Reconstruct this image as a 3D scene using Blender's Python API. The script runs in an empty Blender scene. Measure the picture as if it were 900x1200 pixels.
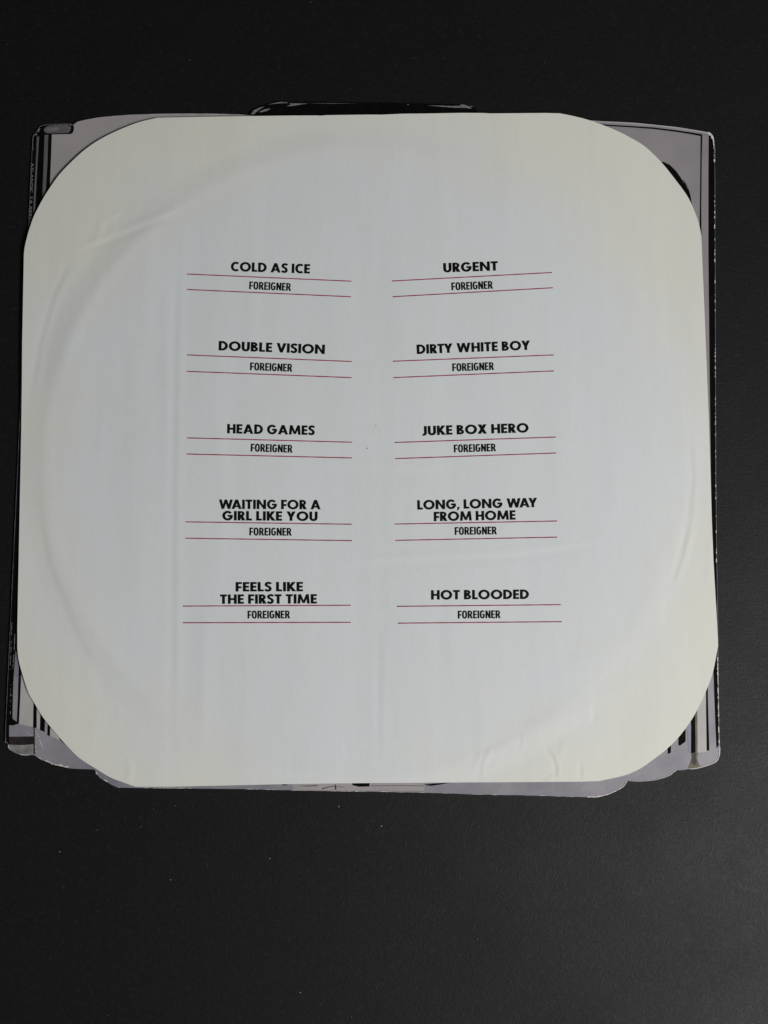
import bpy, bmesh, math, random
import numpy as np
from mathutils import Vector
from mathutils.geometry import delaunay_2d_cdt

C = bpy.context.scene
random.seed(7)
rng = np.random.default_rng(11)

# ------------------------------------------------------------------ camera
F_PX = 1000.0                       # focal length for a 900 x 1200 frame
TILT = math.radians(5.5)            # phone held almost straight above the table
DIST = 0.381
CT, ST = math.cos(TILT), math.sin(TILT)
CAM = (0.0, -DIST * ST, DIST * CT)
cam = bpy.data.cameras.new("camera")
cam.sensor_fit = 'VERTICAL'
cam.sensor_height = 24.0
cam.lens = 24.0 * F_PX / 1200.0
cam.clip_start = 0.01
cam.clip_end = 50.0
camo = bpy.data.objects.new("camera", cam)
C.collection.objects.link(camo)
camo.location = CAM
camo.rotation_euler = (TILT, 0, 0)
C.camera = camo

# ------------------------------------------------------------------ light
C.view_settings.view_transform = 'Standard'
C.view_settings.look = 'None'
C.view_settings.exposure = 0.0
C.view_settings.gamma = 1.0
w = bpy.data.worlds.new("World")
C.world = w
w.use_nodes = True
bg = w.node_tree.nodes["Background"]
bg.inputs[0].default_value = (0.80, 0.86, 1.0, 1)
bg.inputs[1].default_value = 0.04

lamp = bpy.data.lights.new("window_light", 'AREA')
lamp.shape = 'RECTANGLE'
lamp.size = 0.60
lamp.size_y = 0.45
lamp.energy = 31.5
lamp.color = (1.0, 0.988, 0.972)
lo = bpy.data.objects.new("window_light", lamp)
C.collection.objects.link(lo)
lo.location = (1.12, -0.66, 1.06)
d = Vector((0.05, -0.02, 0.0)) - Vector(lo.location)
lo.rotation_euler = d.to_track_quat('-Z', 'Y').to_euler()


# ------------------------------------------------------------------ helpers
def P(x, y, z=0.0):
    """table position (metres) of a point measured on the photo, at height z"""
    dx = (x - 450.0) / F_PX
    dy = -(y - 600.0) / F_PX
    vx, vy, vz = dx, dy * CT + ST, dy * ST - CT
    k = (z - CAM[2]) / vz
    return (CAM[0] + vx * k, CAM[1] + vy * k)


MM = 0.001
PX = 1.0 / 2625.0                   # about one photo pixel, on the table


def crom(pts, n=6):
    """smooth open curve through points"""
    out = []
    p = [np.array(q, float) for q in pts]
    p = [2 * p[0] - p[1]] + p + [2 * p[-1] - p[-2]]
    for i in range(1, len(p) - 2):
        a, b, c, d_ = p[i - 1:i + 3]
        for j in range(n):
            t = j / n
            out.append(0.5 * (2 * b + (c - a) * t + (2 * a - 5 * b + 4 * c - d_) * t * t + (3 * b - a - 3 * c + d_) * t ** 3))
    out.append(p[-2])
    return [tuple(q) for q in out]


def dense(pts, step, closed=True):
    out = []
    n = len(pts)
    for i in range(n if closed else n - 1):
        a, b = pts[i], pts[(i + 1) % n]
        L = math.dist(a, b)
        k = max(1, int(L / step))
        for j in range(k):
            out.append((a[0] + (b[0] - a[0]) * j / k, a[1] + (b[1] - a[1]) * j / k))
    if not closed:
        out.append(tuple(pts[-1]))
    return out


def link(name, me, mat=None, parent=None):
    o = bpy.data.objects.new(name, me)
    C.collection.objects.link(o)
    if mat:
        for m in (mat if isinstance(mat, (list, tuple)) else [mat]):
            me.materials.append(m)
    if parent:
        o.parent = parent
    return o


def mesh(name, verts, faces, smooth=False):
    me = bpy.data.meshes.new(name)
    me.from_pydata([tuple(map(float, v)) for v in verts], [], [tuple(int(i) for i in f) for f in faces])
    me.update()
    if smooth:
        me.polygons.foreach_set("use_smooth", [True] * len(me.polygons))
    return me


# ------------------------------------------------------------------ materials
class NT:
    def __init__(s, name):
        s.m = bpy.data.materials.new(name)
        s.m.use_nodes = True
        s.t = s.m.node_tree
        s.b = s.t.nodes["Principled BSDF"]

    def n(s, typ, **kw):
        nd = s.t.nodes.new(typ)
        for k, v in kw.items():
            if k.startswith('i_'):
                key = k[2:]
                key = int(key) if key.isdigit() else key.replace('_', ' ')
                nd.inputs[key].default_value = v
            else:
                setattr(nd, k, v)
        return nd

    def l(s, a, b):
        s.t.links.new(a, b)

    def mapping(s, scale=(1, 1, 1), rot=(0, 0, 0), loc=(0, 0, 0)):
        tc = s.n('ShaderNodeTexCoord')
        m1 = s.n('ShaderNodeMapping')
        m1.inputs['Rotation'].default_value = rot
        m1.inputs['Location'].default_value = loc
        mp = s.n('ShaderNodeMapping')
        mp.inputs['Scale'].default_value = scale
        s.l(tc.outputs['Object'], m1.inputs['Vector'])
        s.l(m1.outputs['Vector'], mp.inputs['Vector'])
        return mp.outputs['Vector']

    def noise(s, vec, scale, detail=4, rough=0.55):
        nd = s.n('ShaderNodeTexNoise')
        nd.inputs['Scale'].default_value = scale
        nd.inputs['Detail'].default_value = detail
        nd.inputs['Roughness'].default_value = rough
        s.l(vec, nd.inputs['Vector'])
        return nd.outputs['Fac']

    def rng(s, val, a, b, c=0.0, d=1.0):
        nd = s.n('ShaderNodeMapRange')
        for i, v in enumerate((a, b, c, d)):
            nd.inputs[i + 1].default_value = v
        s.l(val, nd.inputs[0])
        return nd.outputs[0]

    def math(s, op, a, b):
        nd = s.n('ShaderNodeMath', operation=op)
        for i, v in enumerate((a, b)):
            if isinstance(v, (int, float)):
                nd.inputs[i].default_value = v
            else:
                s.l(v, nd.inputs[i])
        return nd.outputs[0]

    def mix(s, fac, a, b, blend='MIX'):
        nd = s.n('ShaderNodeMix', data_type='RGBA', blend_type=blend)
        if isinstance(fac, (int, float)):
            nd.inputs[0].default_value = fac
        else:
            s.l(fac, nd.inputs[0])
        for i, v in ((6, a), (7, b)):
            if isinstance(v, tuple):
                nd.inputs[i].default_value = (*v, 1)
            else:
                s.l(v, nd.inputs[i])
        return nd.outputs[2]

    def bump(s, height, strength, dist):
        nd = s.n('ShaderNodeBump')
        nd.inputs['Strength'].default_value = strength
        nd.inputs['Distance'].default_value = dist
        s.l(height, nd.inputs['Height'])
        s.l(nd.outputs[0], s.b.inputs['Normal'])
        return nd


def simple(name, col, rough=0.5, spec=0.4, var=0.12, scale=160.0):
    k = NT(name)
    f = k.noise(k.mapping(), scale, 4)
    lo_ = tuple(c * (1 - var) for c in col)
    hi_ = tuple(min(1, c * (1 + var)) for c in col)
    k.l(k.mix(k.rng(f, 0.3, 0.7), lo_, hi_), k.b.inputs['Base Color'])
    k.b.inputs['Roughness'].default_value = rough
    k.b.inputs['Specular IOR Level'].default_value = spec
    return k.m


# black paper board under everything
k = NT("black_board")
v = k.mapping()
fib1 = k.noise(k.mapping(scale=(1.0, 0.16, 1.0), rot=(0, 0, 0.35)), 1500, 3)
fib2 = k.noise(k.mapping(scale=(1.0, 0.16, 1.0), rot=(0, 0, -0.9)), 1300, 3)
fib3 = k.noise(k.mapping(scale=(1.0, 0.2, 1.0), rot=(0, 0, 1.5)), 1100, 3)
fib = k.math('MAXIMUM', k.math('MAXIMUM', fib1, fib2), fib3)
fine = k.noise(v, 2600, 2)
blot = k.noise(v, 17, 5, 0.62)
base = k.mix(k.rng(blot, 0.3, 0.7), (0.0034, 0.0034, 0.0042), (0.0062, 0.0062, 0.0074))
base = k.mix(k.rng(fib, 0.58, 0.80), base, (0.017, 0.0165, 0.018))
k.l(base, k.b.inputs['Base Color'])
k.b.inputs['Specular IOR Level'].default_value = 0.25
k.l(k.rng(k.math('ADD', k.math('MULTIPLY', fib, 0.5), k.math('MULTIPLY', blot, 0.5)), 0.35, 0.7, 0.66, 0.50), k.b.inputs['Roughness'])
k.bump(k.math('ADD', k.math('MULTIPLY', fib, 0.9), k.math('MULTIPLY', fine, 0.5)), 0.78, 0.00024)
M_BOARD = k.m

# paper of the inner sleeve: bluish white middle, yellowed with age outside the record's ring
SC = P(425, 537, 3 * MM)
STAIN = (P(438, 503, 3 * MM)[0] - P(430, 530, 0)[0], P(438, 503, 3 * MM)[1] - P(430, 530, 0)[1])
k = NT("sleeve_paper")
v = k.mapping()
sep = k.n('ShaderNodeVectorMath', operation='DISTANCE')
k.l(v, sep.inputs[0])
sep.inputs[1].default_value = (SC[0] - P(430, 530, 0)[0], SC[1] - P(430, 530, 0)[1], 0.003)
r = sep.outputs['Value']
nz = k.noise(v, 17, 4)
nz2 = k.noise(v, 60, 4)
rr = k.math('ADD', r, k.math('MULTIPLY', k.math('SUBTRACT', nz, 0.5), 0.085))
age = k.rng(rr, 0.125, 0.175)
streak = k.noise(k.mapping(scale=(1.0, 0.22, 1.0)), 34, 4, 0.55)
mott = k.noise(k.mapping(scale=(1.0, 0.5, 1.0)), 45, 3)
col = k.mix(age, (0.664, 0.693, 0.704), (0.698, 0.692, 0.615))
col = k.mix(k.math('MULTIPLY', k.rng(mott, 0.4, 0.75), 0.18), col, (0.69, 0.66, 0.625))
col = k.mix(k.math('MULTIPLY', k.rng(streak, 0.42, 0.7), 0.15), col, (0.58, 0.605, 0.62))
col = k.mix(k.math('MULTIPLY', k.rng(nz2, 0.52, 0.8), 0.14), col, (0.66, 0.62, 0.52))
st = k.n('ShaderNodeVectorMath', operation='DISTANCE')
k.l(v, st.inputs[0])
st.inputs[1].default_value = (*STAIN, 0.003)
stain = k.math('MULTIPLY', k.rng(k.math('ADD', st.outputs['Value'], k.math('MULTIPLY', k.math('SUBTRACT', k.noise(v, 260, 3), 0.5), 0.006)), 0.0045, 0.001), 0.20)
col = k.mix(stain, col, (0.66, 0.61, 0.52))
fibre = k.noise(v, 900, 3)
col = k.mix(k.math('MULTIPLY', k.rng(fibre, 0.35, 0.65), 0.07), col, (0.45, 0.45, 0.44))
k.l(col, k.b.inputs['Base Color'])
k.b.inputs['Roughness'].default_value = 0.62
k.b.inputs['Specular IOR Level'].default_value = 0.35
k.bump(k.math('ADD', k.math('MULTIPLY', streak, 1.0), k.math('MULTIPLY', fibre, 0.05)), 0.5, 0.0006)
M_PAPER = k.m

# printed card of the cover: grey with a faint violet cast
k = NT("cover_print_grey")
v = k.mapping()
f1 = k.noise(v, 38, 5, 0.6)
f2 = k.noise(v, 700, 3)
col = k.mix(k.rng(f1, 0.35, 0.65), (0.195, 0.188, 0.222), (0.290, 0.272, 0.300))
col = k.mix(k.math('MULTIPLY', k.rng(f2, 0.4, 0.75), 0.15), col, (0.19, 0.175, 0.195))
k.l(col, k.b.inputs['Base Color'])
k.b.inputs['Roughness'].default_value = 0.42
k.b.inputs['Specular IOR Level'].default_value = 0.45
k.bump(f1, 0.25, 0.0008)
M_GREY = k.m
M_LIGHT = simple("cover_print_pale", (0.42, 0.395, 0.385), 0.42, 0.4, 0.08, 90)
M_MID = simple("cover_print_mid_grey", (0.115, 0.105, 0.113), 0.42, 0.4, 0.14, 120)
M_LILAC = simple("cover_print_violet", (0.25, 0.235, 0.31), 0.42, 0.4, 0.1, 120)
M_OLIVE = simple("cover_stain_olive", (0.12, 0.105, 0.055), 0.5, 0.35, 0.35, 260)
M_BLACK = simple("cover_print_black", (0.0042, 0.0038, 0.0041), 0.60, 0.03, 0.25, 200)
M_BROWN = simple("cover_print_dark_brown", (0.022, 0.017, 0.016), 0.42, 0.35, 0.5, 500)
M_CARD = simple("worn_card", (0.56, 0.55, 0.53), 0.8, 0.2, 0.3, 900)
M_SCUFF = simple("grey_scuff", (0.16, 0.158, 0.155), 0.7, 0.2, 0.45, 700)
M_INK = simple("black_ink", (0.0045, 0.0045, 0.005), 0.6, 0.10, 0.1, 300)
M_RED = simple("crimson_ink", (0.290, 0.018, 0.072), 0.6, 0.15, 0.15, 400)
M_DUST = simple("pale_dust", (0.55, 0.54, 0.52), 0.9, 0.1, 0.3, 900)


def set_props(o, **kw):
    for a, b in kw.items():
        o[a] = b
    return o


# ------------------------------------------------------------------ table
n = 24
S = 3.0
vs = [(-S + 2 * S * i / n, -S + 2 * S * j / n, 0.0) for j in range(n + 1) for i in range(n + 1)]
fs = [(j * (n + 1) + i, j * (n + 1) + i + 1, (j + 1) * (n + 1) + i + 1, (j + 1) * (n + 1) + i) for j in range(n) for i in range(n)]
table = link("tabletop", mesh("tabletop", vs, fs), M_BOARD)
set_props(table, kind='structure', label="matte black paper board tabletop under the record cover")

# ------------------------------------------------------------------ album cover
COVER_T = 1.10 * MM                 # top of the printed front panel
cover = bpy.data.objects.new("album_cover", None)
C.collection.objects.link(cover)
cover.empty_display_size = 0.02
set_props(cover, label="worn grey and black die-cut cardboard record cover under the white paper sleeve", category="record cover")
cx, cy = P(430, 530, 0)
cover.location = (cx, cy, 0)


def slab(name, outline_px, z0, z1, mats, parent, wob=0.0):
    """a card with the traced outline, between two heights"""
    pts = [P(x, y, z1) for x, y in outline_px]
    vs_, ed = [], []
    m = len(pts)
    for i, (x, y) in enumerate(pts):
        vs_.append(Vector((x + random.uniform(-wob, wob), y + random.uniform(-wob, wob))))
    res = delaunay_2d_cdt(vs_, [(i, (i + 1) % m) for i in range(m)], [], 1, 1e-7)
    v2, f2 = res[0], res[2]
    bm = bmesh.new()
    top = [bm.verts.new((p.x - parent.location.x, p.y - parent.location.y, z1)) for p in v2]
    for f in f2:
        fa = bm.faces.new([top[i] for i in f])
        if fa.normal.z < 0:
            fa.normal_flip()
    ret = bmesh.ops.extrude_face_region(bm, geom=bm.faces[:])
    low = {e for e in ret['geom'] if isinstance(e, bmesh.types.BMVert)}
    for vtx in low:
        vtx.co.z = z0
    bmesh.ops.recalc_face_normals(bm, faces=bm.faces[:])
    for fa in bm.faces:
        fa.normal_update()
        fa.material_index = 1 if (abs(fa.normal.z) < 0.5 and len(mats) > 1) else 0
    me = bpy.data.meshes.new(name)
    bm.to_mesh(me)
    bm.free()
    return link(name, me, mats, parent)


cover_top_left = crom([(86, 146), (91, 142.5), (104, 139.5), (120, 137), (140, 135.2), (160, 134), (180, 133.4), (200, 133), (240, 133), (280, 134), (300, 136)], 3)
cover_top_right = crom([(575, 136), (640, 138), (691, 141), (704.5, 142), (737, 143.5), (765, 146), (793, 149), (812, 152), (829, 155), (833, 157), (836, 161.5), (837.5, 170)], 4)
cover_right = [(838, 215), (838.2, 300), (838.7, 420), (839, 550), (840, 640), (841, 700), (841.8, 790), (842.8, 850), (843.6, 874)]
cover_corner = crom([(843.8, 876), (843.4, 884), (842, 889), (839, 893), (832, 896.3), (820, 900), (812, 901.3), (807, 901.2), (801, 902.3), (793.5, 902.8)], 4)
cover_bump1 = crom([(793, 903), (790.5, 904.6), (785, 908.8), (777, 911.8), (767, 914.3), (753, 915.9), (740, 915.6), (736, 914.8)], 4)
cover_bump2 = crom([(735, 915.5), (734, 917.5), (731, 921.8), (726, 925), (720, 928), (713, 931), (707, 932.6), (700, 933.7), (693, 934.2), (667, 933.6), (627, 932.3), (560, 931), (500, 929), (440, 927.8), (380, 927), (280, 924.6), (220, 924), (158, 923.2), (138, 922.8)], 4)
cover_low_left = [(137, 922.4), (131, 920), (126.5, 917), (121, 914), (117, 911.5), (113.5, 907.5), (111.3, 903), (110, 901.6), (100, 901.2), (89, 901), (82, 900.4), (76.5, 899.4), (70.5, 897.5), (66, 897), (61, 895.3), (53, 891.8), (49, 890.5), (45, 888), (41, 885.2), (38, 884.6), (30, 885.3), (25, 884.8), (17, 882), (11.5, 878.5), (10, 876), (9.2, 871)]
cover_left = [(6.2, 870.5), (6.0, 866), (8, 820), (11, 755), (15, 670), (20, 560), (26, 420), (31, 310), (34.5, 240), (37, 190), (38, 162)]
cover_tl = [(39, 158.5), (42, 156), (45, 151), (47, 148), (52, 146.3), (62, 145.3), (75, 145.2), (83, 145.4), (85.5, 146.2)]
COVER = cover_top_left + cover_top_right + cover_right + cover_corner + cover_bump1 + cover_bump2 + cover_low_left + cover_left + cover_tl
COVER = dense(COVER, 6.0)
front = slab("front_panel", COVER, 0.58 * MM, COVER_T, [M_GREY, M_CARD], cover, wob=0.05 * MM)

# back panel with the dark arch that shows above the sleeve
ARCH = crom([(291, 139), (292.5, 134), (295, 130.5), (302, 126.5), (313, 122.5), (322, 120.3), (330, 119), (345, 119.4), (370, 120), (430, 120.6), (478, 121), (510, 122), (540, 122.4), (551, 124), (556, 126.5), (560, 131), (562, 139)], 3)
back_out = []
for (x, y) in COVER:
    dx, dy = x - 430, y - 530
    back_out.append((430 + dx * 0.9965, 530 + dy * 0.9965))
back = slab("back_panel", [p for p in dense(back_out, 6.0)], 0.02 * MM, 0.54 * MM, [M_BLACK, M_CARD], cover)
arch = slab("arch_panel", dense(ARCH, 4.0), 0.56 * MM, 1.0 * MM, [M_BLACK, M_BLACK], cover)

ZP = [COVER_T]


def decal(name, polys_px, mat, layer=1, parent=None, jag=0.0):
    """printed or worn patches: one mesh of flat polygons a hair above the card"""
    parent = parent or cover
    z = COVER_T + layer * 0.025 * MM
    vs_, fs_ = [], []
    for poly in polys_px:
        b0 = len(vs_)
        ar = sum(poly[i - 1][0] * poly[i][1] - poly[i][0] * poly[i - 1][1] for i in range(len(poly)))
        if ar > 0:                      # photo y runs down: keep every polygon anticlockwise on the table
            poly = poly[::-1]
        for (x, y) in poly:
            if jag:
                x += random.uniform(-jag, jag)
                y += random.uniform(-jag, jag)
            X, Y = P(x, y, z)
            vs_.append(Vector((X, Y)))
        fs_.append(list(range(b0, b0 + len(poly))))
    res = delaunay_2d_cdt(vs_, [], fs_, 0, 1e-8)
    tri = [f for f, o_ in zip(res[2], res[5]) if len(o_)]
    V = [(p.x - cover.location.x, p.y - cover.location.y, z) for p in res[0]]
    me = mesh(name, V, tri)
    o = link(name, me, mat, parent)
    if name in ('worn_edge', 'crease', 'print_specks', 'printed_smudge'):
        o['kind'] = 'stuff'             # scattered wear nobody could count
    return o


def band(pts, w0, w1=None):
    """a ribbon polygon along a line of photo points, w0..w1 wide"""
    w1 = w0 if w1 is None else w1
    L, R = [], []
    m = len(pts)
    for i, p in enumerate(pts):
        a = pts[max(0, i - 1)]
        b = pts[min(m - 1, i + 1)]
        tx, ty = b[0] - a[0], b[1] - a[1]
        q = math.hypot(tx, ty) or 1
        ww = (w0 + (w1 - w0) * i / max(1, m - 1)) / 2
        L.append((p[0] - ty / q * ww, p[1] + tx / q * ww))
        R.append((p[0] + ty / q * ww, p[1] - tx / q * ww))
    return L + R[::-1]


M_PANEL = simple("cover_print_warm_grey", (0.335, 0.310, 0.308), 0.42, 0.4, 0.07, 40)
decal("printed_panel", [[(60, 157.2), (83, 157.2), (85.6, 155.4), (87, 151), (86.8, 146.4), (92, 142.8), (104, 140), (120, 137.5), (140, 135.7), (160, 134.5), (180, 133.9), (200, 133.5), (280, 134.4), (289, 139), (210, 160), (140, 190), (100, 220), (60, 260), (57, 240), (58.6, 215)]], M_PANEL, 0.6)
# --- left margin: black spine border with grey pinstripes
spine_poly = [(38.2, 162), (39.3, 158.9), (42.2, 156.4), (45.2, 151.4), (47.2, 148.4), (52, 146.7), (62, 145.7), (75, 145.6), (83, 145.8), (86.3, 147),
              (86.6, 151.5), (85.3, 155.5), (83, 157), (60.8, 157.6), (60, 180), (58.6, 215), (57, 245), (50, 330), (44, 440), (38, 560), (32, 680), (27, 775), (24.6, 800), (22, 848), (16, 850), (10.8, 850), (10.6, 876), (9.4, 871.3), (6.4, 870.2), (6.3, 866), (8.3, 820), (11.3, 755), (15.3, 670), (20.3, 560), (26.3, 420), (31.3, 310), (34.8, 240), (37.3, 190)]
spine = decal("spine", [spine_poly], M_BLACK, 1)
decal("printed_stripe", [[(43.2, 160), (45.9, 160), (44.6, 180), (43.2, 205), (41.9, 230), (40.5, 258), (38.6, 258), (39.8, 230), (41.2, 205), (42.4, 180)]], M_MID, 2)
decal("printed_stripe", [[(52.2, 158), (56.6, 158), (55.6, 190), (54.2, 215), (53, 238), (49.2, 240), (50.2, 215), (51.2, 190)]], M_MID, 2)
decal("printed_knob", [[(51, 152), (54, 148.5), (59, 147), (66, 146.6), (76, 146.8), (82.5, 147.6), (83.4, 150), (82.5, 153.3), (80, 155.6), (70, 156.2), (56, 156.4), (52.5, 155)]], M_MID, 2)
decal("printed_knob", [[(54, 152.6), (57, 150), (65, 149), (69, 149.3), (70, 151.2), (66, 153.2), (57, 154.4)]], simple("cover_print_soft_grey", (0.19, 0.178, 0.183), 0.42, 0.4, 0.2, 300), 3)
# --- lower left: cylinder-like column print
decal("printed_stripe", [[(18.2, 762), (21, 768), (21.9, 783), (20.8, 820), (19.6, 846), (14.6, 842), (15.6, 800)]], M_GREY, 2)
decal("printed_stripe", [[(25, 786), (34, 800), (48, 818), (39.2, 824), (38.6, 852), (22.4, 848.5), (23.6, 820)]], M_LIGHT, 2)
decal("printed_stripe", [[(39.4, 812), (48, 815), (44, 832), (43.6, 853), (38.9, 853)]], M_BLACK, 3)
decal("printed_stripe", [[(43.0, 826), (44.9, 828), (44.4, 853.5), (43.0, 853)]], M_LIGHT, 4)
decal("printed_stripe", [[(47.6, 826), (53.2, 832), (52.3, 857.8), (46.8, 855.5)]], M_BLACK, 2)
decal("printed_stripe", [[(44.6, 826), (47.4, 828), (46.6, 855), (44.6, 854)]], M_LIGHT, 2)
decal("printed_stripe", [[(59.4, 845), (72, 858), (70, 867.5), (58.2, 862)]], M_LIGHT, 2)
decal("printed_stripe", [[(56.2, 844), (59.4, 846), (58.4, 863), (55.5, 861.5)]], M_BLACK, 3)
decal("printed_stripe", [[(69.2, 865.5), (72, 864), (78, 870), (74.8, 871.2), (72, 868.6)]], M_BLACK, 3)
decal("printed_band", [[(10.6, 863.4), (39.4, 863), (39.6, 872.3), (25, 873), (10.8, 872.6)]], M_BROWN, 2)
decal("printed_band", [[(39.4, 853), (40.6, 853), (41, 884), (39.4, 884)]], M_BROWN, 3)
decal("printed_band", [[(10.6, 873.5), (16, 872.8), (22, 873.2), (38.8, 873.2), (39, 884), (30, 884.6), (17, 881.6), (11.6, 878)]],
      simple("cover_print_cap_grey", (0.22, 0.205, 0.205), 0.42, 0.4, 0.35, 240), 2)

# --- upper right corner
M_PANEL2 = simple("cover_print_mauve_grey", (0.262, 0.240, 0.250), 0.42, 0.4, 0.09, 40)
decal("printed_panel", [[(700, 147.5), (737, 149.2), (765, 151.2), (793, 154.6), (820.6, 159.4), (819.4, 290), (790, 260), (740, 190), (680, 160)]], M_PANEL2, 0.6)
decal("printed_border", [[(823.2, 159.6), (830.4, 158.4), (830, 200), (830, 300), (831.2, 420), (832.6, 550), (826, 550), (822.6, 300), (822.6, 200)]], M_PANEL2, 0.6)
decal("printed_line", [band([(704, 146.3), (737, 148.3), (765, 150.2), (793, 153.6), (812, 156.6), (822.5, 158.6)], 1.6, 2.4)], M_BLACK, 1)
decal("printed_line", [[(821.2, 158), (823, 158), (822.3, 190), (821.8, 240), (822, 290), (819.6, 290), (820.3, 240), (820.8, 190)]], M_BLACK, 2)
decal("printed_border", [[(830.6, 156.2), (833, 157.8), (835.6, 161.6), (837.2, 170), (837.7, 215), (837.9, 300), (838.3, 420), (838.6, 550), (839.6, 640), (840.6, 700), (841.2, 790), (842.2, 850), (842.4, 873.5), (839.6, 877), (838.2, 846), (836, 790), (834.5, 640), (833, 550), (831.4, 420), (830.2, 300), (830.2, 200)]], M_BLACK, 1)
decal("printed_arc", [[(772, 189.5), (778, 189.8), (785, 193.2), (792, 200), (797.5, 207.5), (800.5, 212.5), (799.5, 219), (790, 215), (780, 205)]], M_BLACK, 1)
decal("printed_arc", [[(801, 213), (804.5, 216.5), (807.5, 223), (809.6, 231), (810.8, 240), (806, 242), (800, 232), (798, 220)]], M_BLACK, 2)
decal("printed_line", [band([(800.5, 211), (804, 215.5), (806, 221)], 1.5, 0.8)], M_MID, 3)

# --- lower right corner
decal("printed_stripe", [[(822, 800), (829.2, 796), (830, 840), (831.2, 879.4), (828.2, 879.8), (827.6, 840)]], M_BLACK, 1)
decal("printed_stripe", [[(829.3, 796), (836.1, 790), (838, 850), (839.2, 877.5), (831.3, 879.8), (830.1, 840)]], M_GREY, 2)
decal("printed_stripe", [[(816, 815), (827.2, 800), (827.4, 840), (828, 881), (817.6, 882.4), (817.4, 840)]], M_LIGHT, 2)
decal("printed_stripe", [[(814.4, 826), (816.6, 824), (817.2, 882), (815.2, 882)]], M_OLIVE, 3)
decal("printed_stripe", [[(808, 830), (814.3, 825), (814.9, 882), (809.8, 882.5), (810, 850)]], M_BLACK, 2)
decal("printed_stripe", [[(803.6, 838), (808.8, 832), (809.4, 882), (806.6, 882.6), (806, 860)]], M_LILAC, 3)
decal("printed_block", [[(795.1, 856), (803.5, 845), (803.5, 868.9), (797, 873.8), (795.1, 873.4)]], M_BLACK, 3)
decal("printed_block", [[(782.2, 870), (786.6, 866), (786.2, 882), (782.6, 883.8)]], M_BLACK, 2)
decal("stain", [[(809.6, 882.4), (818, 882.2), (817.4, 889), (819, 895), (822, 899.2), (812, 900.8), (806, 900.6), (809, 894), (810.2, 888)]], M_OLIVE, 2, jag=0.4)
decal("stain", [[(811.6, 882.6), (816, 882.6), (815.4, 888), (816.4, 894), (814, 897), (811, 894)]], M_BROWN, 3, jag=0.3)

# --- strip of print along the bottom edge
decal("printed_band", [[(335, 906), (500, 906), (497, 926.8), (420, 926.6), (345, 925.6)]], M_PANEL, 1)
decal("printed_block", [[(411.5, 912), (433, 912), (433, 921.7), (421, 922), (413, 920.2)]], M_BLACK, 2)
decal("printed_smudge", [band([(377, 924.4), (386, 922.2), (393, 921.5), (404, 922.8)], 1.0, 0.5), band([(392.8, 919), (393.5, 925)], 1.0, 2.2),
                         band([(331, 919.6), (337, 919.8)], 1.0), band([(350, 921), (358, 921.2), (372, 920.6)], 0.5)], M_BROWN, 3, jag=0.3)
decal("printed_smudge", [[(496, 919.6), (508, 918.4), (528, 917.2), (516, 919.4), (505, 921)]], M_BLACK, 3)
decal("printed_line", [band([(435, 920.8), (470, 920.6), (497, 920.9)], 0.7)], M_MID, 2)
# dark specks in the print
sp = []
for _ in range(16):
    x, y = random.uniform(600, 690), 0
    y = 919 + random.uniform(0, 11)
    s = random.uniform(0.25, 0.65)
    sp.append([(x - s, y), (x, y - s * 0.7), (x + s * 1.3, y), (x, y + s * 0.7)])
decal("print_specks", sp, M_MID, 2)

# --- worn white edges and scuffs
def chips(line, nn, w0, w1, l0, l1, inward=(0, 0)):
    """short ragged chips along an edge"""
    line = dense(line, 1.0, closed=False)
    out = []
    for _ in range(nn):
        i = random.randrange(len(line))
        L = max(1, int(random.uniform(l0, l1)))
        seg = line[i:i + L + 1]
        if len(seg) < 2:
            continue
        ww = random.uniform(w0, w1)
        seg = [(x + inward[0] * ww * 0.5 + random.uniform(-.15, .15), y + inward[1] * ww * 0.5 + random.uniform(-.15, .15)) for x, y in seg]
        m = len(seg)
        Lp, Rp = [], []
        for j, p in enumerate(seg):
            a, b = seg[max(0, j - 1)], seg[min(m - 1, j + 1)]
            tx, ty = b[0] - a[0], b[1] - a[1]
            q = math.hypot(tx, ty) or 1
            h = ww / 2 * math.sin(math.pi * (j + 0.35) / (m - 0.3)) * random.uniform(0.6, 1.2) + 0.06
            Lp.append((p[0] - ty / q * h, p[1] + tx / q * h))
            Rp.append((p[0] + ty / q * h, p[1] - tx / q * h))
        out.append(Lp + Rp[::-1])
    return out


Z = 5
decal("worn_edge", chips([(837.7, 165), (838, 190)], 10, 0.8, 1.6, 3, 8, (-1, 0)) +
      chips([(838, 215), (838.2, 300)], 12, 0.5, 1.2, 1, 4, (-1, 0)) +
      chips([(838.2, 300), (838.7, 420), (839, 550), (840, 660)], 44, 0.4, 1.1, 1, 5, (-1, 0)) +
      chips([(841.4, 770), (841.8, 790), (842.8, 850), (843.4, 872)], 42, 0.5, 1.3, 2, 7, (-1, 0)), M_CARD, Z)
decal("worn_edge", [band(crom([(829.5, 155.6), (833, 157.6), (835.6, 162), (836.8, 172), (837.4, 186)], 5), 2.6, 0.6)] +
      chips([(829.5, 155.6), (833, 157.6), (836, 162)], 8, 1.5, 2.4, 2, 4, (-.5, .5)), M_CARD, Z)
decal("worn_edge", [band([(x - .35, y - .35) for x, y in cover_corner[:28]], 1.5, 0.9)], M_CARD, Z)
decal("worn_edge", [band([(x - .2, y - .4) for x, y in cover_bump1[2:20]], 1.0, 0.5)], M_CARD, Z)
decal("worn_edge", [band([(x - .3, y - .4) for x, y in cover_bump2[:30]], 1.0, 1.2)] + chips([(x, y - .4) for x, y in cover_bump2[22:34]], 8, 1, 1.8, 4, 10) +
      chips([(x, y) for x, y in cover_bump2[34:]], 40, 0.3, 0.8, 3, 12, (0, -1)), M_CARD, Z)
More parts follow.
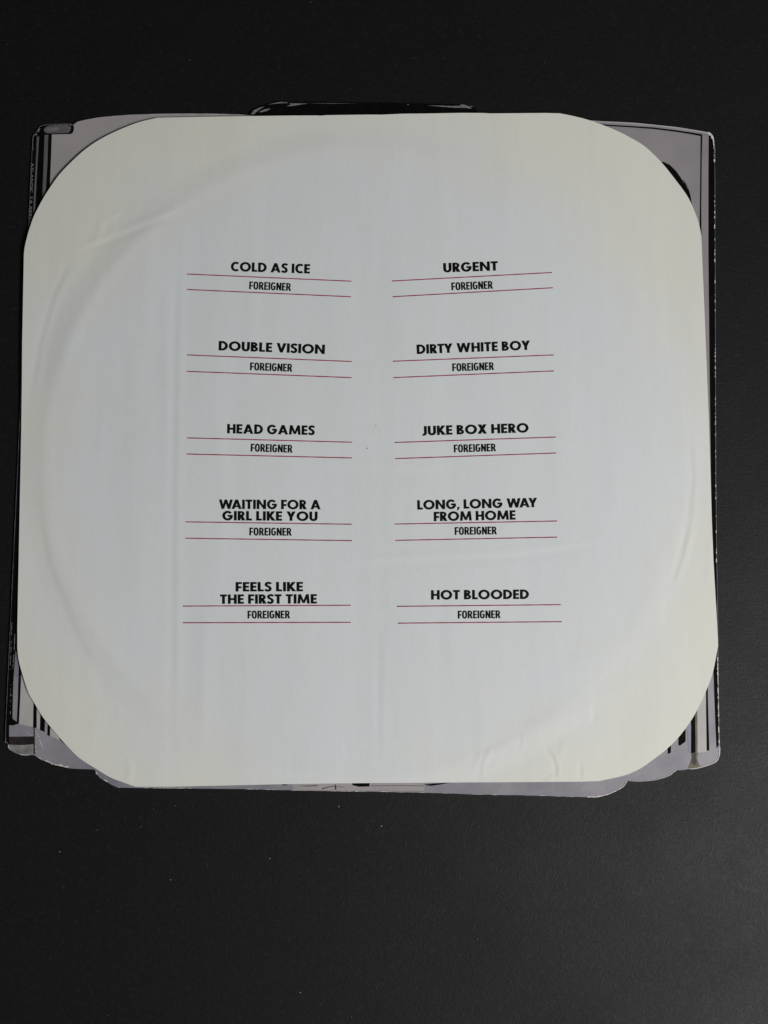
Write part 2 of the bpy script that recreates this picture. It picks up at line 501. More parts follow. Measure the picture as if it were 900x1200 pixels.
decal("worn_edge", chips([(x, y) for x, y in cover_low_left], 18, 0.5, 1.6, 1, 7, (0.2, -1)) + chips([(58, 894.5), (64, 896.5), (80, 899.5)], 12, 1.2, 2.2, 2, 5, (0, -1)), M_CARD, Z)
decal("worn_edge", chips([(13.8, 728), (12.8, 760), (11.8, 785)], 26, 0.5, 1.0, 1, 5) + chips([(17.4, 742), (16.6, 762), (15, 784)], 22, 0.5, 1.1, 1, 5), M_SCUFF, Z)
decal("worn_edge", chips([(12.4, 800), (12, 850)], 14, 0.5, 1.2, 1, 2) + chips([(6.8, 862), (6.4, 869), (9, 871)], 10, 0.6, 1.2, 1, 4) + [band([(16, 790), (20, 792), (24, 793.5)], 0.9, 0.4)] + [band([(12, 815), (18, 814.5)], 0.6, 0.3)], M_SCUFF, Z)
decal("worn_edge", [band([(38.6, 177), (38.2, 165), (39.2, 159.5), (41.6, 157.2), (43, 157.6)], 0.5, 1.4), band([(44.8, 154.5), (46, 151.5), (47.2, 150.6)], 1.8, 0.8)] +
      chips([(40, 158), (43.5, 158)], 4, 1, 1.5, 1, 2) + chips([(62, 146.4), (84, 146.8)], 10, 0.6, 1.2, 1, 3), M_SCUFF, Z)
decal("worn_edge", chips([(x, y + .4) for x, y in cover_top_left], 22, 0.4, 0.9, 4, 14, (0, 1)), M_LIGHT, Z)
decal("worn_edge", [band([(x, y + .7) for x, y in cover_top_right[8:36]], 1.2, 1.6)], M_LIGHT, 2)
decal("crease", chips([(41, 855), (45.5, 864), (49, 874), (52, 882)], 22, 0.3, 1.0, 1, 5) + chips([(27, 856), (32, 858), (36, 862)], 10, 0.4, 0.9, 1, 2) + chips([(41, 873), (44, 884)], 6, .4, 1, 1, 3), M_CARD, Z)
# scuffs on the arch
A_Z = 1.0 * MM


def arch_scuff(polys):
    vs_, fs_ = [], []
    for poly in polys:
        b0 = len(vs_)
        for x, y in poly:
            X, Y = P(x, y, A_Z + 0.03 * MM)
            vs_.append((X - cover.location.x, Y - cover.location.y, A_Z + 0.03 * MM))
        fs_.append(list(range(b0, b0 + len(poly))))
    return link("scuff", mesh("scuff", vs_, fs_), M_SCUFF, arch)


arch_scuff([[(294, 133.6), (297, 129.5), (303, 126.5), (310, 124.6), (304, 128.5), (300, 131.5), (298, 134)]])
arch_scuff([[(303, 131.5), (309, 128.4), (315, 127), (317, 127.3), (314, 129.6), (307, 131.4)]])
arch_scuff([[(313, 122.8), (322, 120.5), (330, 119.3), (338, 119.8), (336, 121), (328, 121), (320, 121.8)]])
arch_scuff([[(336, 124.3), (341, 122.4), (339, 120.9), (350, 121.2), (361, 121.2), (350, 122.9), (342, 124.2)]])
arch_scuff([[(360, 121), (385, 121), (420, 121.2), (385, 121.45)]])
arch_scuff([[(500, 123.4), (515, 123.8), (530, 124.2), (538, 124), (541, 122.2), (544, 122.6), (550, 125), (553.5, 127.4), (546, 126.5), (532, 126.2), (514, 124.8)]])
arch_scuff([[(550, 124.2), (556, 124.4), (552, 125.1)]])
arch_scuff([[(477.3, 122.2), (478.6, 121.8), (479, 122.8), (477.6, 123)]])


# ------------------------------------------------------------------ lettering
def el(cx_, cy_, rx, ry, a0, a1, k=18, p=2.0):
    out = []
    for i in range(k + 1):
        a = math.radians(a0 + (a1 - a0) * i / k)
        c, s = math.cos(a), math.sin(a)
        out.append((cx_ + rx * math.copysign(abs(c) ** (2 / p), c), cy_ + ry * math.copysign(abs(s) ** (2 / p), s)))
    return out


def stroke(pts, t, closed=False):
    m = len(pts)
    L, R = [], []
    for i in range(m):
        a = pts[(i - 1) % m] if closed else pts[max(0, i - 1)]
        b = pts[(i + 1) % m] if closed else pts[min(m - 1, i + 1)]
        p = pts[i]
        d1 = np.array(p) - np.array(a)
        d2 = np.array(b) - np.array(p)
        l1, l2 = np.hypot(*d1), np.hypot(*d2)
        d1 = d1 / l1 if l1 > 1e-9 else d2 / l2
        d2 = d2 / l2 if l2 > 1e-9 else d1
        n1 = np.array((-d1[1], d1[0]))
        n2 = np.array((-d2[1], d2[0]))
        nn = n1 + n2
        nn /= np.hypot(*nn)
        kk = 1 / max(0.5, float(np.dot(nn, n1)))
        L.append((p[0] + nn[0] * t / 2 * kk, p[1] + nn[1] * t / 2 * kk))
        R.append((p[0] - nn[0] * t / 2 * kk, p[1] - nn[1] * t / 2 * kk))
    q = []
    for i in range(m if closed else m - 1):
        j = (i + 1) % m
        q.append([R[i], R[j], L[j], L[i]])
    return q


WID = dict(A=.86, B=.60, C=.70, D=.74, E=.50, F=.49, G=.86, H=.72, I=.205, J=.36, K=.70, L=.47, M=1.0, N=.80, O=.96, R=.60, S=.54, T=.56, U=.66,
           V=.80, W=1.18, X=.76, Y=.74)
WC = dict(F=.41, O=.53, R=.50, E=.40, I=.17, G=.53, N=.53)
WID[','] = .24
WID[' '] = .27
for ch_ in '0123456789':
    WID[ch_] = .56
WID['-'] = .32


def glyph(ch, t, k, p=2.0):
    """polygons of one capital, cap height 1; t stroke, k width factor"""
    W = t if ch == 'I' else (WID[ch] if k == 1 else WC[ch])
    h = t / 2
    hb = h * 0.92                                    # bars a touch thinner than stems
    tb = 2 * hb
    bx = lambda a, b, c, d_: [[(a, c), (b, c), (b, d_), (a, d_)]]
    q = []
    if ch in ' ':
        pass
    elif ch == 'A':
        e = t * 1.06
        c = W / 2
        q += [[(0, 0), (e, 0), (c + e / 2, 1), (c - e / 2, 1)], [(W, 0), (W - e, 0), (c - e / 2, 1), (c + e / 2, 1)]]
        q += bx(W * .23, W * .77, .19, .19 + t * .82)
    elif ch == 'B':
        q += bx(0, t, 0, 1)
        x0 = W * .5
        q += stroke([(h, 1 - hb)] + el(x0 - .04, .745, W - x0 - h - .02, .255 - hb, 90, -90, 14) + [(h, .49 + 0)], tb)
        q += stroke([(h, .51)] + el(x0, .275, W - x0 - h, .275 - hb + 0.0, 90, -90, 14) + [(h, hb)], tb)
    elif ch in 'CG':
        rx = (W if ch == 'G' else W * 1.22) / 2
        if ch == 'C':
            q += stroke(el(rx, .5, rx - h, .51 - hb, 50, 310, 26, p), t)
        else:
            q += stroke(el(rx, .5, rx - h, .51 - hb, 40, 352, 30, p), t)
            q += bx(rx, W - .02, .5 - tb * .55, .5 + tb * .4)
    elif ch == 'D':
        x0 = W * .36
        q += bx(0, t, 0, 1)
        q += stroke([(h, 1 - hb)] + el(x0, .5, W - x0 - h, .5 - hb, 90, -90, 20, p) + [(h, hb)], t)
    elif ch in 'EF':
        q += bx(0, t, 0, 1) + bx(h, W, 1 - tb, 1) + bx(h, W - .03, .5 - hb * (1 if ch == 'E' else 1.5), .5 + hb * (1 if ch == 'E' else .5))
        if ch == 'E':
            q += bx(h, W, 0, tb)
    elif ch == 'H':
        q += bx(0, t, 0, 1) + bx(W - t, W, 0, 1) + bx(h, W - h, .5 - hb, .5 + hb)
    elif ch == 'I':
        q += bx(0, t, 0, 1)
    elif ch == 'J':
        q += stroke([(W - h, 1), (W - h, .26)] + el(W - h - .15, .24, .15, .24 - hb + .02, -5, -120, 10), t)
    elif ch == 'K':
        q += bx(0, t, 0, 1)
        q += [[(t * .6, .50), (W - t * 1.35, 1), (W - .02, 1), (t * 1.7, .52)], [(t * .6, .52), (t * 1.55, .60), (W + .03, 0), (W - t * 1.28, 0)]]
    elif ch == 'L':
        q += bx(0, t, 0, 1) + bx(h, W, 0, tb)
    elif ch == 'M':
        e = t * .96
        c = W / 2
        s = W * .075
        q += [[(0, 0), (e, 0), (s + e, 1), (s, 1)], [(W, 0), (W - e, 0), (W - s - e, 1), (W - s, 1)]]
        q += [[(s, 1), (s + e * 1.0, 1), (c + e * .42, .06), (c - e * .42, .06)], [(W - s, 1), (W - s - e, 1), (c - e * .42, .06), (c + e * .42, .06)]]
    elif ch == 'N':
        q += bx(0, t, 0, 1) + bx(W - t, W, 0, 1) + [[(0, 1), (t * 1.0, 1), (W, 0), (W - t * 1.0, 0)]]
    elif ch == 'O':
        q += stroke(el(W / 2, .5, W / 2 - h, .51 - hb, 0, 360, 36, p)[:-1], t, True)
    elif ch == 'R':
        x0 = W * .45
        q += bx(0, t, 0, 1)
        q += stroke([(h, 1 - hb)] + el(x0, .705, W - x0 - h - .03, .295 - hb, 90, -90, 14, p) + [(h, .41 + 0)], tb)
        xl = t * .8 if k == 1 else W - t * 1.75
        q += [[(xl, .44), (xl + t * 1.1, .47), (W + .03, 0), (W - t * (1.18 if k == 1 else 1.0), 0)]]
    elif ch == 'S':
        pts = [(.90, .80), (.76, .885), (.55, .915), (.33, .875), (.20, .75), (.27, .62), (.48, .535), (.70, .44), (.80, .29), (.72, .15), (.50, .085), (.26, .115), (.08, .21)]
        q += stroke(crom([(x * W, y) for x, y in pts], 3), t * .97)
    elif ch == 'T':
        q += bx(W / 2 - h, W / 2 + h, 0, 1) + bx(0, W, 1 - tb, 1)
    elif ch == 'U':
        q += stroke([(h, 1), (h, .36)] + el(W / 2, .34, W / 2 - h, .35 - hb, 180, 360, 16) + [(W - h, .36), (W - h, 1)], t)
    elif ch == 'V':
        e = t * 1.1
        c = W / 2
        q += [[(0, 1), (e, 1), (c + e * .42, 0), (c - e * .42, 0)], [(W, 1), (W - e, 1), (c - e * .42, 0), (c + e * .42, 0)]]
    elif ch == 'W':
        e = t * 1.05
        a, c, b = W * .28, W / 2, W * .72
        f = e * .45
        q += [[(0, 1), (e, 1), (a + f, 0), (a - f, 0)], [(c - f, 1), (c + f, 1), (a + f, 0), (a - f, 0)],
              [(c - f, 1), (c + f, 1), (b + f, 0), (b - f, 0)], [(W, 1), (W - e, 1), (b - f, 0), (b + f, 0)]]
    elif ch == 'X':
        e = t * 1.22
        q += [[(0, 0), (e, 0), (W - .02, 1), (W - .02 - e, 1)], [(W, 0), (W - e, 0), (.02, 1), (.02 + e, 1)]]
    elif ch == 'Y':
        e = t * 1.15
        c = W / 2
        q += bx(c - h, c + h, 0, .46) + [[(0, 1), (e, 1), (c + h, .42), (c - h, .38)], [(W, 1), (W - e, 1), (c - h, .42), (c + h, .38)]]
    elif ch == ',':
        q += [[(.03, -.17), (.12, -.17), (.27, .2), (.06, .2)]]
    elif ch == '-':
        q += bx(0, W, .4, .4 + tb)
    elif ch == '0':
        q += stroke(el(W / 2, .5, W / 2 - h, .5 - hb, 0, 360, 24)[:-1], t, True)
    elif ch == '1':
        q += bx(W / 2, W / 2 + t, 0, 1) + bx(W * .2, W / 2 + h, 1 - tb, 1)
        W *= .8
    elif ch == '8':
        q += stroke(el(W / 2, .74, W / 2 - h - .03, .26 - hb, 0, 360, 20)[:-1], tb, True) + stroke(el(W / 2, .27, W / 2 - h, .27 - hb, 0, 360, 20)[:-1], tb, True)
    elif ch == '9':
        q += stroke(el(W / 2, .68, W / 2 - h, .32 - hb, 0, 360, 20)[:-1], tb, True) + [[(W * .35, 0), (W * .35 + t * 1.2, 0), (W - .02, .62), (W * .55, .5)]]
    return q, W


def line_polys(text, t, k, gap, p=2.0):
    x = 0.0
    out = []
    for i, ch in enumerate(text):
        q, W = glyph(ch, t, k, p)
        if ch == ' ':
            x += W * (1 if k == 1 else .8)
            continue
        out += [[(x + a, b) for a, b in poly] for poly in q]
        g = gap
        pair = text[i:i + 2]
        if pair in ('WA', 'AY', 'LY', 'TY', 'RT', 'AT', 'LA', 'FO', 'FR', 'OY', 'RY', 'LO', 'AI', 'VI', 'G,', 'OX', 'KE'):
            g = gap * {'WA': -1.4, 'AY': -1.4, 'TY': -.2, 'OY': .3}.get(pair, .55)
        x += W + g
    return out, x - gap


def union2d(polys):
    vs_, fs_ = [], []
    for poly in polys:
        area = sum(poly[i - 1][0] * poly[i][1] - poly[i][0] * poly[i - 1][1] for i in range(len(poly)))
        if area < 0:
            poly = poly[::-1]
        b0 = len(vs_)
        vs_ += [Vector(p) for p in poly]
        fs_.append(list(range(b0, b0 + len(poly))))
    res = delaunay_2d_cdt(vs_, [], fs_, 0, 1e-6)
    return [tuple(p) for p in res[0]], [f for f, o_ in zip(res[2], res[5]) if len(o_)]


# spine lettering, reading downwards
polys, width = line_polys("ATLANTIC  TA 80999-1", 0.17, 1.0, 0.12)
V2, T2 = union2d(polys)
a, b = np.array((36.3, 190.5)), np.array((33.6, 268.0))
u = (b - a) / width
nrm = np.array((-u[1], u[0]))
nrm = -nrm / np.hypot(*nrm) * 3.1        # cap height, tops towards the right
VV = []
for x, y in V2:
    q = a + u * x + nrm * y
    X, Y = P(q[0], q[1], COVER_T + 0.1 * MM)
    VV.append((X - cover.location.x, Y - cover.location.y, COVER_T + 0.1 * MM))
link("spine_lettering", mesh("spine_lettering", VV, T2), M_SCUFF, spine)

# ------------------------------------------------------------------ the paper sleeve
sleeve = bpy.data.objects.new("record_sleeve", None)
C.collection.objects.link(sleeve)
sleeve.empty_display_size = 0.02
sleeve.location = (cx, cy, COVER_T)
set_props(sleeve, label="off-white round-cornered paper record sleeve with ten printed title strips, on top of the cover", category="record sleeve")

tl = crom([(28, 298), (29.3, 288), (33, 273), (36.2, 263), (40.3, 252), (50, 233.5), (57.5, 221.5), (69.5, 204.5), (87, 186.3), (104, 171.8), (124, 159.5), (147, 149), (165, 142.5), (184, 138)], 6)
top_e = [(200, 137.6), (240, 136.8), (280, 136.2), (340, 135.4), (372, 135.3), (376, 135.6), (382, 135.0), (430, 134.3), (447, 134.4), (472, 133.3), (500, 133), (540, 132.3), (566, 132.4), (574, 132.9), (610, 132.6), (640, 132.4)]
tr = crom([(656, 132.8), (672, 136), (691, 141), (718, 151), (737, 160.3), (755.5, 171.5), (774.5, 189.5), (793, 212.5), (805, 229), (812, 243), (818.5, 260), (822, 277)], 6)
right_e = [(823.2, 310), (825, 350), (827, 400), (829, 450), (831, 500), (832.8, 560), (834.2, 610), (836, 655), (838.6, 700), (839.8, 720)]
br = crom([(841.6, 756), (838, 776), (834.6, 791), (827.3, 810), (817, 832), (807, 848.7), (793.5, 866), (780, 879), (767, 889), (753, 899), (742, 904.8), (729, 909.4), (702, 915.4)], 6)
bot_e = [(680, 916), (620, 916.5), (560, 916.8), (500, 917.2), (440, 917.6), (380, 918.2), (320, 919.2), (260, 920.6), (200, 921.8)]
bl = crom([(159, 922), (145, 917), (129.5, 911), (111, 900), (92, 887.5), (76.7, 872), (62.7, 856), (50, 840), (40, 823.5), (33, 811), (26.5, 791), (22, 774), (20.3, 760)], 6)
left_e = [(20.3, 735), (21, 700), (22, 650), (23, 600), (24, 550), (25, 500), (25.6, 450), (26, 400), (27, 350)]
SL_PX = dense(tl + top_e + tr + right_e + br + bot_e + bl + left_e, 3.6)

# soft folds and wrinkles pressed into the paper: (photo points, height mm, width px, kind)
CREASES = [
    ([(84, 297), (117, 283), (160, 266), (222, 243)], 0.11, 5.5, 's'),
    ([(113, 290), (122, 262), (150, 246)], 0.06, 5, 's'),
    ([(150, 258), (190, 225), (225, 212)], 0.05, 12, 'r'),
    ([(90, 296), (64, 345), (48, 400), (36, 470)], 0.09, 5, 's'),
    ([(212, 240), (207, 420), (205, 650), (204, 905)], 0.10, 6, 's'),
    ([(196, 300), (197, 480), (194, 600)], 0.07, 9, 'r'),
    ([(240, 700), (238, 900)], 0.08, 8, 'r'),
    ([(300, 180), (296, 300), (290, 480)], 0.06, 10, 'r'),
    ([(250, 470), (262, 560), (256, 680)], 0.05, 8, 'r'),
    ([(447, 735), (446, 905)], 0.07, 5, 's'),
    ([(380, 664), (470, 657), (600, 650), (730, 634)], 0.08, 6, 's'),
    ([(560, 740), (566, 905)], 0.06, 8, 'r'),
    ([(640, 874), (649, 886), (653.5, 900), (653, 917)], 0.19, 2.4, 's'),
    ([(664, 862), (659, 878), (655, 893)], 0.07, 4, 'r'),
    ([(653, 904), (643, 912), (634, 917)], 0.07, 3, 's'),
    ([(612, 856), (611, 872), (609, 882)], 0.06, 2.4, 's'),
    ([(682, 893), (682.5, 917)], 0.12, 2.2, 's'),
    ([(684, 908), (694, 902)], 0.05, 3, 'r'),
    ([(575, 872), (565, 895), (563, 917)], 0.08, 3.2, 's'),
    ([(604, 862), (560, 885), (548, 912)], 0.05, 5, 's'),
    ([(600, 868), (690, 832), (760, 780)], 0.09, 13, 'r'),
    ([(690, 852), (694, 838), (692, 820)], 0.06, 4, 's'),
    ([(640, 800), (700, 772), (742, 735)], 0.08, 16, 'r'),
    ([(149, 885), (152, 902), (150, 920)], 0.10, 3.2, 'r'),
    ([(811, 500), (814, 560), (808, 625), (796, 665)], 0.09, 4, 's'),
    ([(808, 610), (801, 650), (788, 690)], 0.09, 4, 's'),
    ([(833, 622), (833, 660), (829, 690)], 0.07, 4, 'r'),
    ([(45, 590), (58, 660), (92, 745), (126, 800)], 0.08, 6, 's'),
    ([(700, 175), (742, 250), (770, 330)], 0.06, 16, 'r'),
    ([(250, 165), (330, 172), (430, 166)], 0.06, 10, 'r'),
    ([(720, 430), (724, 560), (716, 640)], 0.05, 12, 'r'),
    ([(118, 820), (110, 870)], 0.07, 8, 'r'),
    ([(360, 545), (470, 552), (540, 548)], 0.04, 8, 's'),
]
CR = [([np.array(P(x, y, 3 * MM)) for x, y in pts], a_ * MM, w_ * PX, kd) for pts, a_, w_, kd in CREASES]


def vnoise(x, y, seed, sx, sy):
    """smooth value noise"""
    g = np.random.default_rng(seed).random((64, 64))
    u_ = x * sx + 31.3
    v_ = y * sy + 27.7
    i = np.floor(u_).astype(int)
    j = np.floor(v_).astype(int)
    fu, fv = u_ - i, v_ - j
    fu = fu * fu * fu * (fu * (6 * fu - 15) + 10)
    fv = fv * fv * fv * (fv * (6 * fv - 15) + 10)
    G = lambda a_, b_: g[a_ % 64, b_ % 64]
    return (G(i, j) * (1 - fu) + G(i + 1, j) * fu) * (1 - fv) + (G(i, j + 1) * (1 - fu) + G(i + 1, j + 1) * fu) * fv - 0.5


RC = np.array(P(425, 530, 3 * MM))
RR = 0.1515


def height(x, y):
    """top surface of the sleeve above the table: a record-shaped swelling plus folds"""
    x = np.asarray(x, float)
    y = np.asarray(y, float)
    z = np.full(x.shape, 2.35 * MM)
    rad = np.hypot(x - RC[0], y - RC[1])
    s = np.clip((RR + 0.002 - rad) / 0.012, 0, 1)
    side = ((x - RC[0]) * math.cos(math.radians(195)) + (y - RC[1]) * math.sin(math.radians(195))) / RR
    lev = 0.55 + 0.45 * side + 0.35 * vnoise(x, y, 9, 14, 14)      # the ring shows most on the left
    z = z + 0.42 * MM * (s * s * (3 - 2 * s)) * np.clip(lev + .25, .3, 1.1)
    z = z + 0.10 * MM * np.exp(-((rad - RR + 0.010) / 0.0035) ** 2) * np.clip(lev, 0, 1)      # rim of the record
    z = z + 0.55 * MM * vnoise(x, y, 3, 16, 10) + 0.16 * MM * vnoise(x, y, 4, 46, 14) + 0.06 * MM * vnoise(x, y, 5, 95, 8) + 0.03 * MM * vnoise(x, y, 6, 190, 12) + 0.040 * MM * vnoise(x, y, 7, 75, 55) + 0.016 * MM * vnoise(x + 0.3 * y, y, 8, 170, 120)
    for pts, a_, w_, kd in CR:
        best = np.full(x.shape, 9.0)
        sgn = np.zeros(x.shape)
        fade = np.zeros(x.shape)
        tot = sum(np.hypot(*(pts[i + 1] - pts[i])) for i in range(len(pts) - 1))
        acc = 0.0
        for i in range(len(pts) - 1):
            p, q = pts[i], pts[i + 1]
            dd = q - p
            L = np.hypot(*dd)
            t_ = ((x - p[0]) * dd[0] + (y - p[1]) * dd[1]) / L ** 2
            tc = np.clip(t_, 0, 1)
            ox, oy = x - p[0] - dd[0] * tc, y - p[1] - dd[1] * tc
            ds = np.hypot(ox, oy)
            sd = (dd[0] * oy - dd[1] * ox) / L
            m_ = ds < best
            best = np.where(m_, ds, best)
            sgn = np.where(m_, sd, sgn)
            al = (acc + tc * L) / tot
            fade = np.where(m_, np.clip(np.minimum(al, 1 - al) * 4, 0, 1), fade)
            acc += L
        fade = fade * fade * (3 - 2 * fade)
        g = np.exp(-(best / w_) ** 2)
        if kd == 'r':
            z = z + a_ * g * fade
        else:
            z = z + a_ * 1.6 * (sgn / w_) * g * fade
    return z


def onsheet(px):
    """photo points -> points lying on the sleeve surface"""
    px = np.asarray(px, float)
    z = np.full(len(px), 3 * MM)
    for _ in range(3):
        dx = (px[:, 0] - 450) / F_PX
        dy = -(px[:, 1] - 600) / F_PX
        vx, vy, vz = dx, dy * CT + ST, dy * ST - CT
        kk = (z - CAM[2]) / vz
        X, Y = CAM[0] + vx * kk, CAM[1] + vy * kk
        z = height(X, Y)
    return X, Y, z


OX, OY, OZ = onsheet(SL_PX)
poly = np.stack([OX, OY], 1)
STEP = 1.0 * MM
gx = np.arange(OX.min(), OX.max(), STEP)
gy = np.arange(OY.min(), OY.max(), STEP)
GX, GY = np.meshgrid(gx, gy)
GX = GX.copy()
GX[1::2] += STEP / 2
pts = np.stack([GX.ravel(), GY.ravel()], 1)
# inside test and distance to the rim
inside = np.zeros(len(pts), bool)
dist = np.full(len(pts), 9.0)
m = len(poly)
for i in range(m):
    a, b = poly[i], poly[(i + 1) % m]
    cond = (a[1] > pts[:, 1]) != (b[1] > pts[:, 1])
    with np.errstate(divide='ignore', invalid='ignore'):
        xi = (b[0] - a[0]) * (pts[:, 1] - a[1]) / (b[1] - a[1]) + a[0]
    inside ^= cond & (pts[:, 0] < xi)
    dd = b - a
    L2 = dd @ dd
    t_ = np.clip(((pts - a) @ dd) / L2, 0, 1)
    dist = np.minimum(dist, np.hypot(pts[:, 0] - a[0] - dd[0] * t_, pts[:, 1] - a[1] - dd[1] * t_))
keep = inside & (dist > STEP * 0.55)
inner = pts[keep]
allp = np.concatenate([poly, inner])
alld = np.concatenate([np.zeros(m), dist[keep]])
res = delaunay_2d_cdt([Vector(p) for p in allp], [(i, (i + 1) % m) for i in range(m)], [], 1, 1e-9)
RV = np.array([tuple(p) for p in res[0]])
RD = np.zeros(len(RV))
for i, o_ in enumerate(res[3]):
    RD[i] = alld[o_[0]] if len(o_) else 0
RF = []
for f in res[2]:
    a, b, c = RV[f[0]], RV[f[1]], RV[f[2]]
    RF.append(tuple(f) if (b[0] - a[0]) * (c[1] - a[1]) - (b[1] - a[1]) * (c[0] - a[0]) > 0 else tuple(f[::-1]))
HZ = height(RV[:, 0], RV[:, 1])
BI = [i for i in range(len(RV)) if RD[i] == 0]


def sheet(name, zt, zb):
    """a sheet of paper with real thickness: top skin, bottom skin, rim"""
    N = len(RV)
    ox, oy, oz = sleeve.location
    V = np.concatenate([np.c_[RV[:, 0] - ox, RV[:, 1] - oy, zt - oz], np.c_[RV[:, 0] - ox, RV[:, 1] - oy, zb - oz]])
    Fs = list(RF) + [(f[0] + N, f[2] + N, f[1] + N) for f in RF]
    cnt = {}
    for f in RF:
        for e in ((f[0], f[1]), (f[1], f[2]), (f[2], f[0])):
            cnt[e] = 1
    rim = [e for e in cnt if (e[1], e[0]) not in cnt]
    nf = len(Fs)
    Fs += [(e[0], e[0] + N, e[1] + N, e[1]) for e in rim]
    me = mesh(name, V, Fs)
    sm = [True] * nf + [False] * len(rim)
    me.polygons.foreach_set("use_smooth", sm)
    ek = set()
    for e in rim:
        ek.add((min(e), max(e)))
    for ed in me.edges:
        a_, b_ = ed.vertices
        if (min(a_, b_), max(a_, b_)) in ek or (a_ >= N and b_ >= N and (min(a_, b_) - N, max(a_, b_) - N) in ek):
            ed.use_edge_sharp = True
    return link(name, me, M_PAPER, sleeve)


PAPER = 0.13 * MM
front_sheet = sheet("front_sheet", HZ, HZ - PAPER)
blend = np.clip(RD / 0.022, 0, 1)
blend = blend * blend * (3 - 2 * blend)
edge_top = HZ - PAPER - 0.02 * MM
bz = edge_top * (1 - blend) + (COVER_T + 0.30 * MM) * blend
sheet("back_sheet", bz, bz - PAPER)

# ten title strips: (title lines, artist line, two rules) measured on the photo as start -> end of each baseline
STRIPS = [
    ([("COLD AS ICE", (270.5, 317.8), (363.2, 320.7))], ((292, 339), (340.8, 341)), ((219.2, 321.2), (411.9, 329.6)), ((219.2, 339.3), (411.3, 347.8))),
    ([("URGENT", (519.7, 319.4), (583.6, 317.1))], ((529.2, 340.3), (577.5, 338.4)), ((459.4, 329.4), (646.8, 319.4)), ((460.2, 347.8), (647.8, 337.3))),
    ([("DOUBLE VISION", (256.2, 410.6), (380.6, 415))], ((293, 433.9), (342.3, 435.7)), ((219.4, 416), (412.4, 423.7)), ((218.9, 435.2), (411.9, 442.6))),
    ([("DIRTY WHITE BOY", (488.6, 415), (621.4, 410))], ((530.2, 435.2), (578.8, 433.6)), ((460.4, 423.4), (648.8, 416)), ((461, 442.6), (649.3, 434.7))),
    ([("HEAD GAMES", (266.2, 507.9), (368.8, 509.9))], ((293.8, 529.1), (342.6, 530.6)), ((219.2, 513.2), (412.6, 518.3)), ((218.9, 532.1), (412.6, 536.7))),
    ([("JUKE BOX HERO", (495.2, 510.4), (619.6, 506.8))], ((532, 530.3), (581.1, 528.9)), ((462.5, 518.6), (651.3, 512.2)), ((463.3, 537.5), (652.1, 530.9))),
    ([("WAITING FOR A", (256.7, 596.4), (375.8, 597)), ("GIRL LIKE YOU", (260.6, 609.8), (372.2, 610.6))], ((292.3, 627.5), (341.6, 627.8)), ((217.4, 611.6), (412.1, 614.4)), ((217.4, 630.8), (412.4, 633.6))),
    ([("LONG, LONG WAY", (489.1, 597.3), (629.6, 594.4)), ("FROM HOME", (508.5, 610.9), (604.3, 609))], ((533, 626.9), (582.1, 626.2)), ((462.5, 614.2), (652.9, 610.6)), ((463.3, 633.3), (653.1, 629.5))),
    ([("FEELS LIKE", (276.2, 693.2), (355.1, 693)), ("THE FIRST TIME", (258, 707.7), (371.4, 707.3))], ((290.2, 724.9), (339.8, 724.7)), ((214.3, 710.3), (411.1, 709.3)), ((214.3, 729.8), (411.1, 729.3))),
    ([("HOT BLOODED", (505.2, 702.7), (619.9, 701.9))], ((536.6, 724.9), (586.4, 724.4)), ((465, 710.6), (657.2, 708.6)), ((466.3, 730.3), (658.2, 728.5))),
]


def ink(name, V2_, T_, mat, parent, lift):
    X, Y, z = onsheet(V2_)
    ox, oy, oz = sleeve.location
    return link(name, mesh(name, np.c_[X - ox, Y - oy, z - oz + lift], T_), mat, parent)


def text_ink(name, text, a, b, cap, t, k_, gap, parent, p=2.0):
    polys_, width_ = line_polys(text, t, k_, gap, p)
    V_, T_ = union2d(polys_)
    V_ = np.array(V_)
    a, b = np.array(a), np.array(b)
    u_ = (b - a) / width_
    n_ = np.array((u_[1], -u_[0]))
    n_ = n_ / np.hypot(*n_) * cap
    return ink(name, a + V_[:, :1] * u_ + V_[:, 1:] * n_, T_, mat=M_INK, parent=parent, lift=0.08 * MM)


def rule_mesh(rules, width):
    V_, T_ = [], []
    for a, b in rules:
        nn_ = 150
        dx, dy = b[0] - a[0], b[1] - a[1]
        q = math.hypot(dx, dy)
        b0 = len(V_)
        for i in range(nn_ + 1):
            s = i / nn_
            ww = width * (0.5 + 0.04 * math.sin(i * 0.33 + a[0]))
            x, y = a[0] + dx * s, a[1] + dy * s
            V_ += [(x - dy / q * ww, y + dx / q * ww), (x + dy / q * ww, y - dx / q * ww)]
        for i in range(nn_):
            T_.append((b0 + 2 * i, b0 + 2 * i + 2, b0 + 2 * i + 3, b0 + 2 * i + 1))
    return V_, T_


for titles, art, r1, r2 in STRIPS:
    V_, T_ = rule_mesh([r1, r2], 1.15)
    strip = ink("title_strip", V_, T_, M_RED, front_sheet, 0.06 * MM)
    for text, a, b in titles:
        text_ink("title_lettering", text, a, b, 11.0, 0.228, 1.0, 0.075, strip)
    text_ink("artist_lettering", "FOREIGNER", art[0], art[1], 9.1, 0.178, 0.60, 0.062, strip, 2.6)

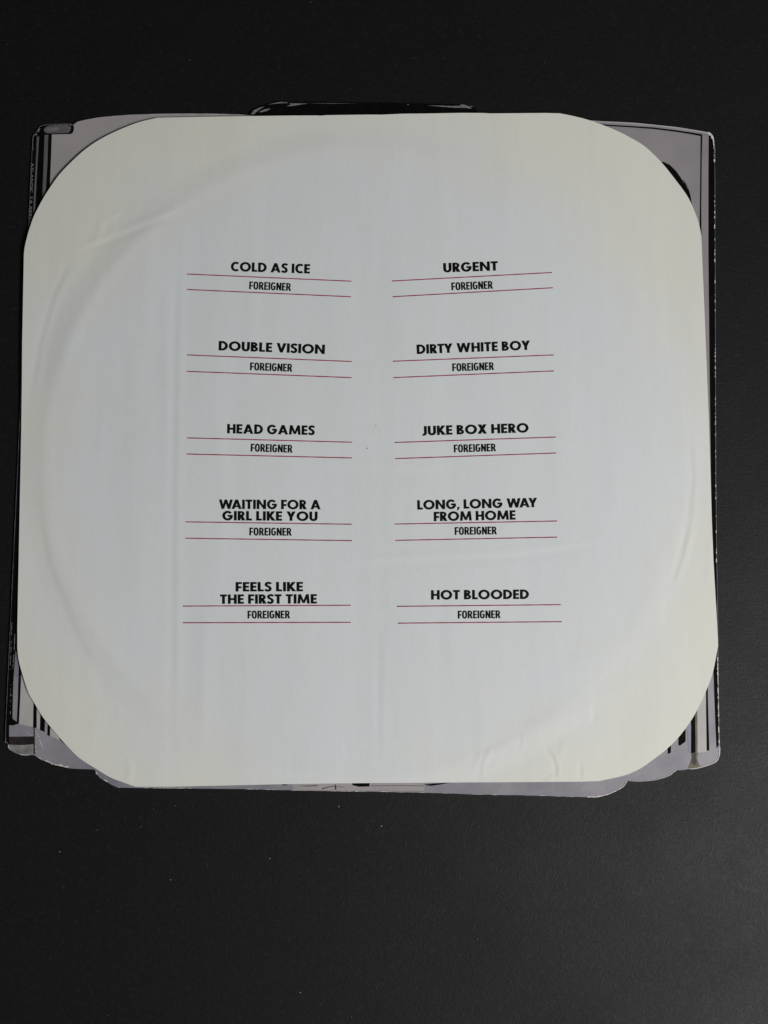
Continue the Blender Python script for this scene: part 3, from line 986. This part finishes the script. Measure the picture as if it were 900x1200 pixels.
# small blemish left by the record's centre hole
V_, T_ = [], []
marks = [(439.4, 497.6, 1.3, .35, 20), (441, 499.6, 1.0, .4, -10), (430.5, 525.4, .95, 1.15, 70), (433.5, 498.2, .5, .2, 0), (445, 500.8, .7, .2, 5), (436, 500.5, .5, .2, 0), (419.5, 521.5, .6, .4, 30)]
for x, y, rx, ry, an in marks:
    an = math.radians(an)
    b0 = len(V_)
    for i in range(9):
        q = 2 * math.pi * i / 9
        e = random.uniform(.7, 1.15)
        ex, ey = rx * math.cos(q) * e, -ry * math.sin(q) * e
        V_.append((x + ex * math.cos(an) - ey * math.sin(an), y + ex * math.sin(an) + ey * math.cos(an)))
    T_.append(tuple(range(b0, b0 + 9)))
ink("centre_blemish", V_, T_, simple("paper_scuff", (0.40, 0.375, 0.33), 0.8, 0.2, 0.3, 900), front_sheet, 0.06 * MM)['kind'] = 'stuff'

# ------------------------------------------------------------------ dust on the black board
bm = bmesh.new()
spots = [(397, 945, .9), (447, 968, .8), (316, 1006, .7), (200, 1031, .7), (352, 1163, .7), (70, 998, .7), (165, 969, .4), (127, 1190, .5), (560, 1100, .5), (222, 70, .5), (180, 948, .5), (867, 966, .4)]
for _ in range(90):
    x, y = random.uniform(0, 900), random.uniform(0, 1200)
    if 0 < x < 850 and 110 < y < 936:
        continue
    spots.append((x, y, random.uniform(.16, .38)))
for x, y, s in spots:
    X, Y = P(x, y, 0.0)
    rad = s * 0.60 * PX
    vv = bmesh.ops.create_icosphere(bm, subdivisions=1, radius=rad)['verts']
    ax, ay = random.uniform(.6, 1.2), random.uniform(.7, 1.9)
    an = random.uniform(0, math.pi)
    for q in vv:
        x_, y_ = q.co.x * ax, q.co.y * ay
        q.co = (X + x_ * math.cos(an) - y_ * math.sin(an), Y + x_ * math.sin(an) + y_ * math.cos(an), max(0.00001, q.co.z * .6 + rad * .4))
me = bpy.data.meshes.new("dust_specks")
bm.to_mesh(me)
bm.free()
dust = link("dust_specks", me, M_DUST)
set_props(dust, kind='stuff', label="tiny pale dust specks scattered on the black tabletop", category="dust")
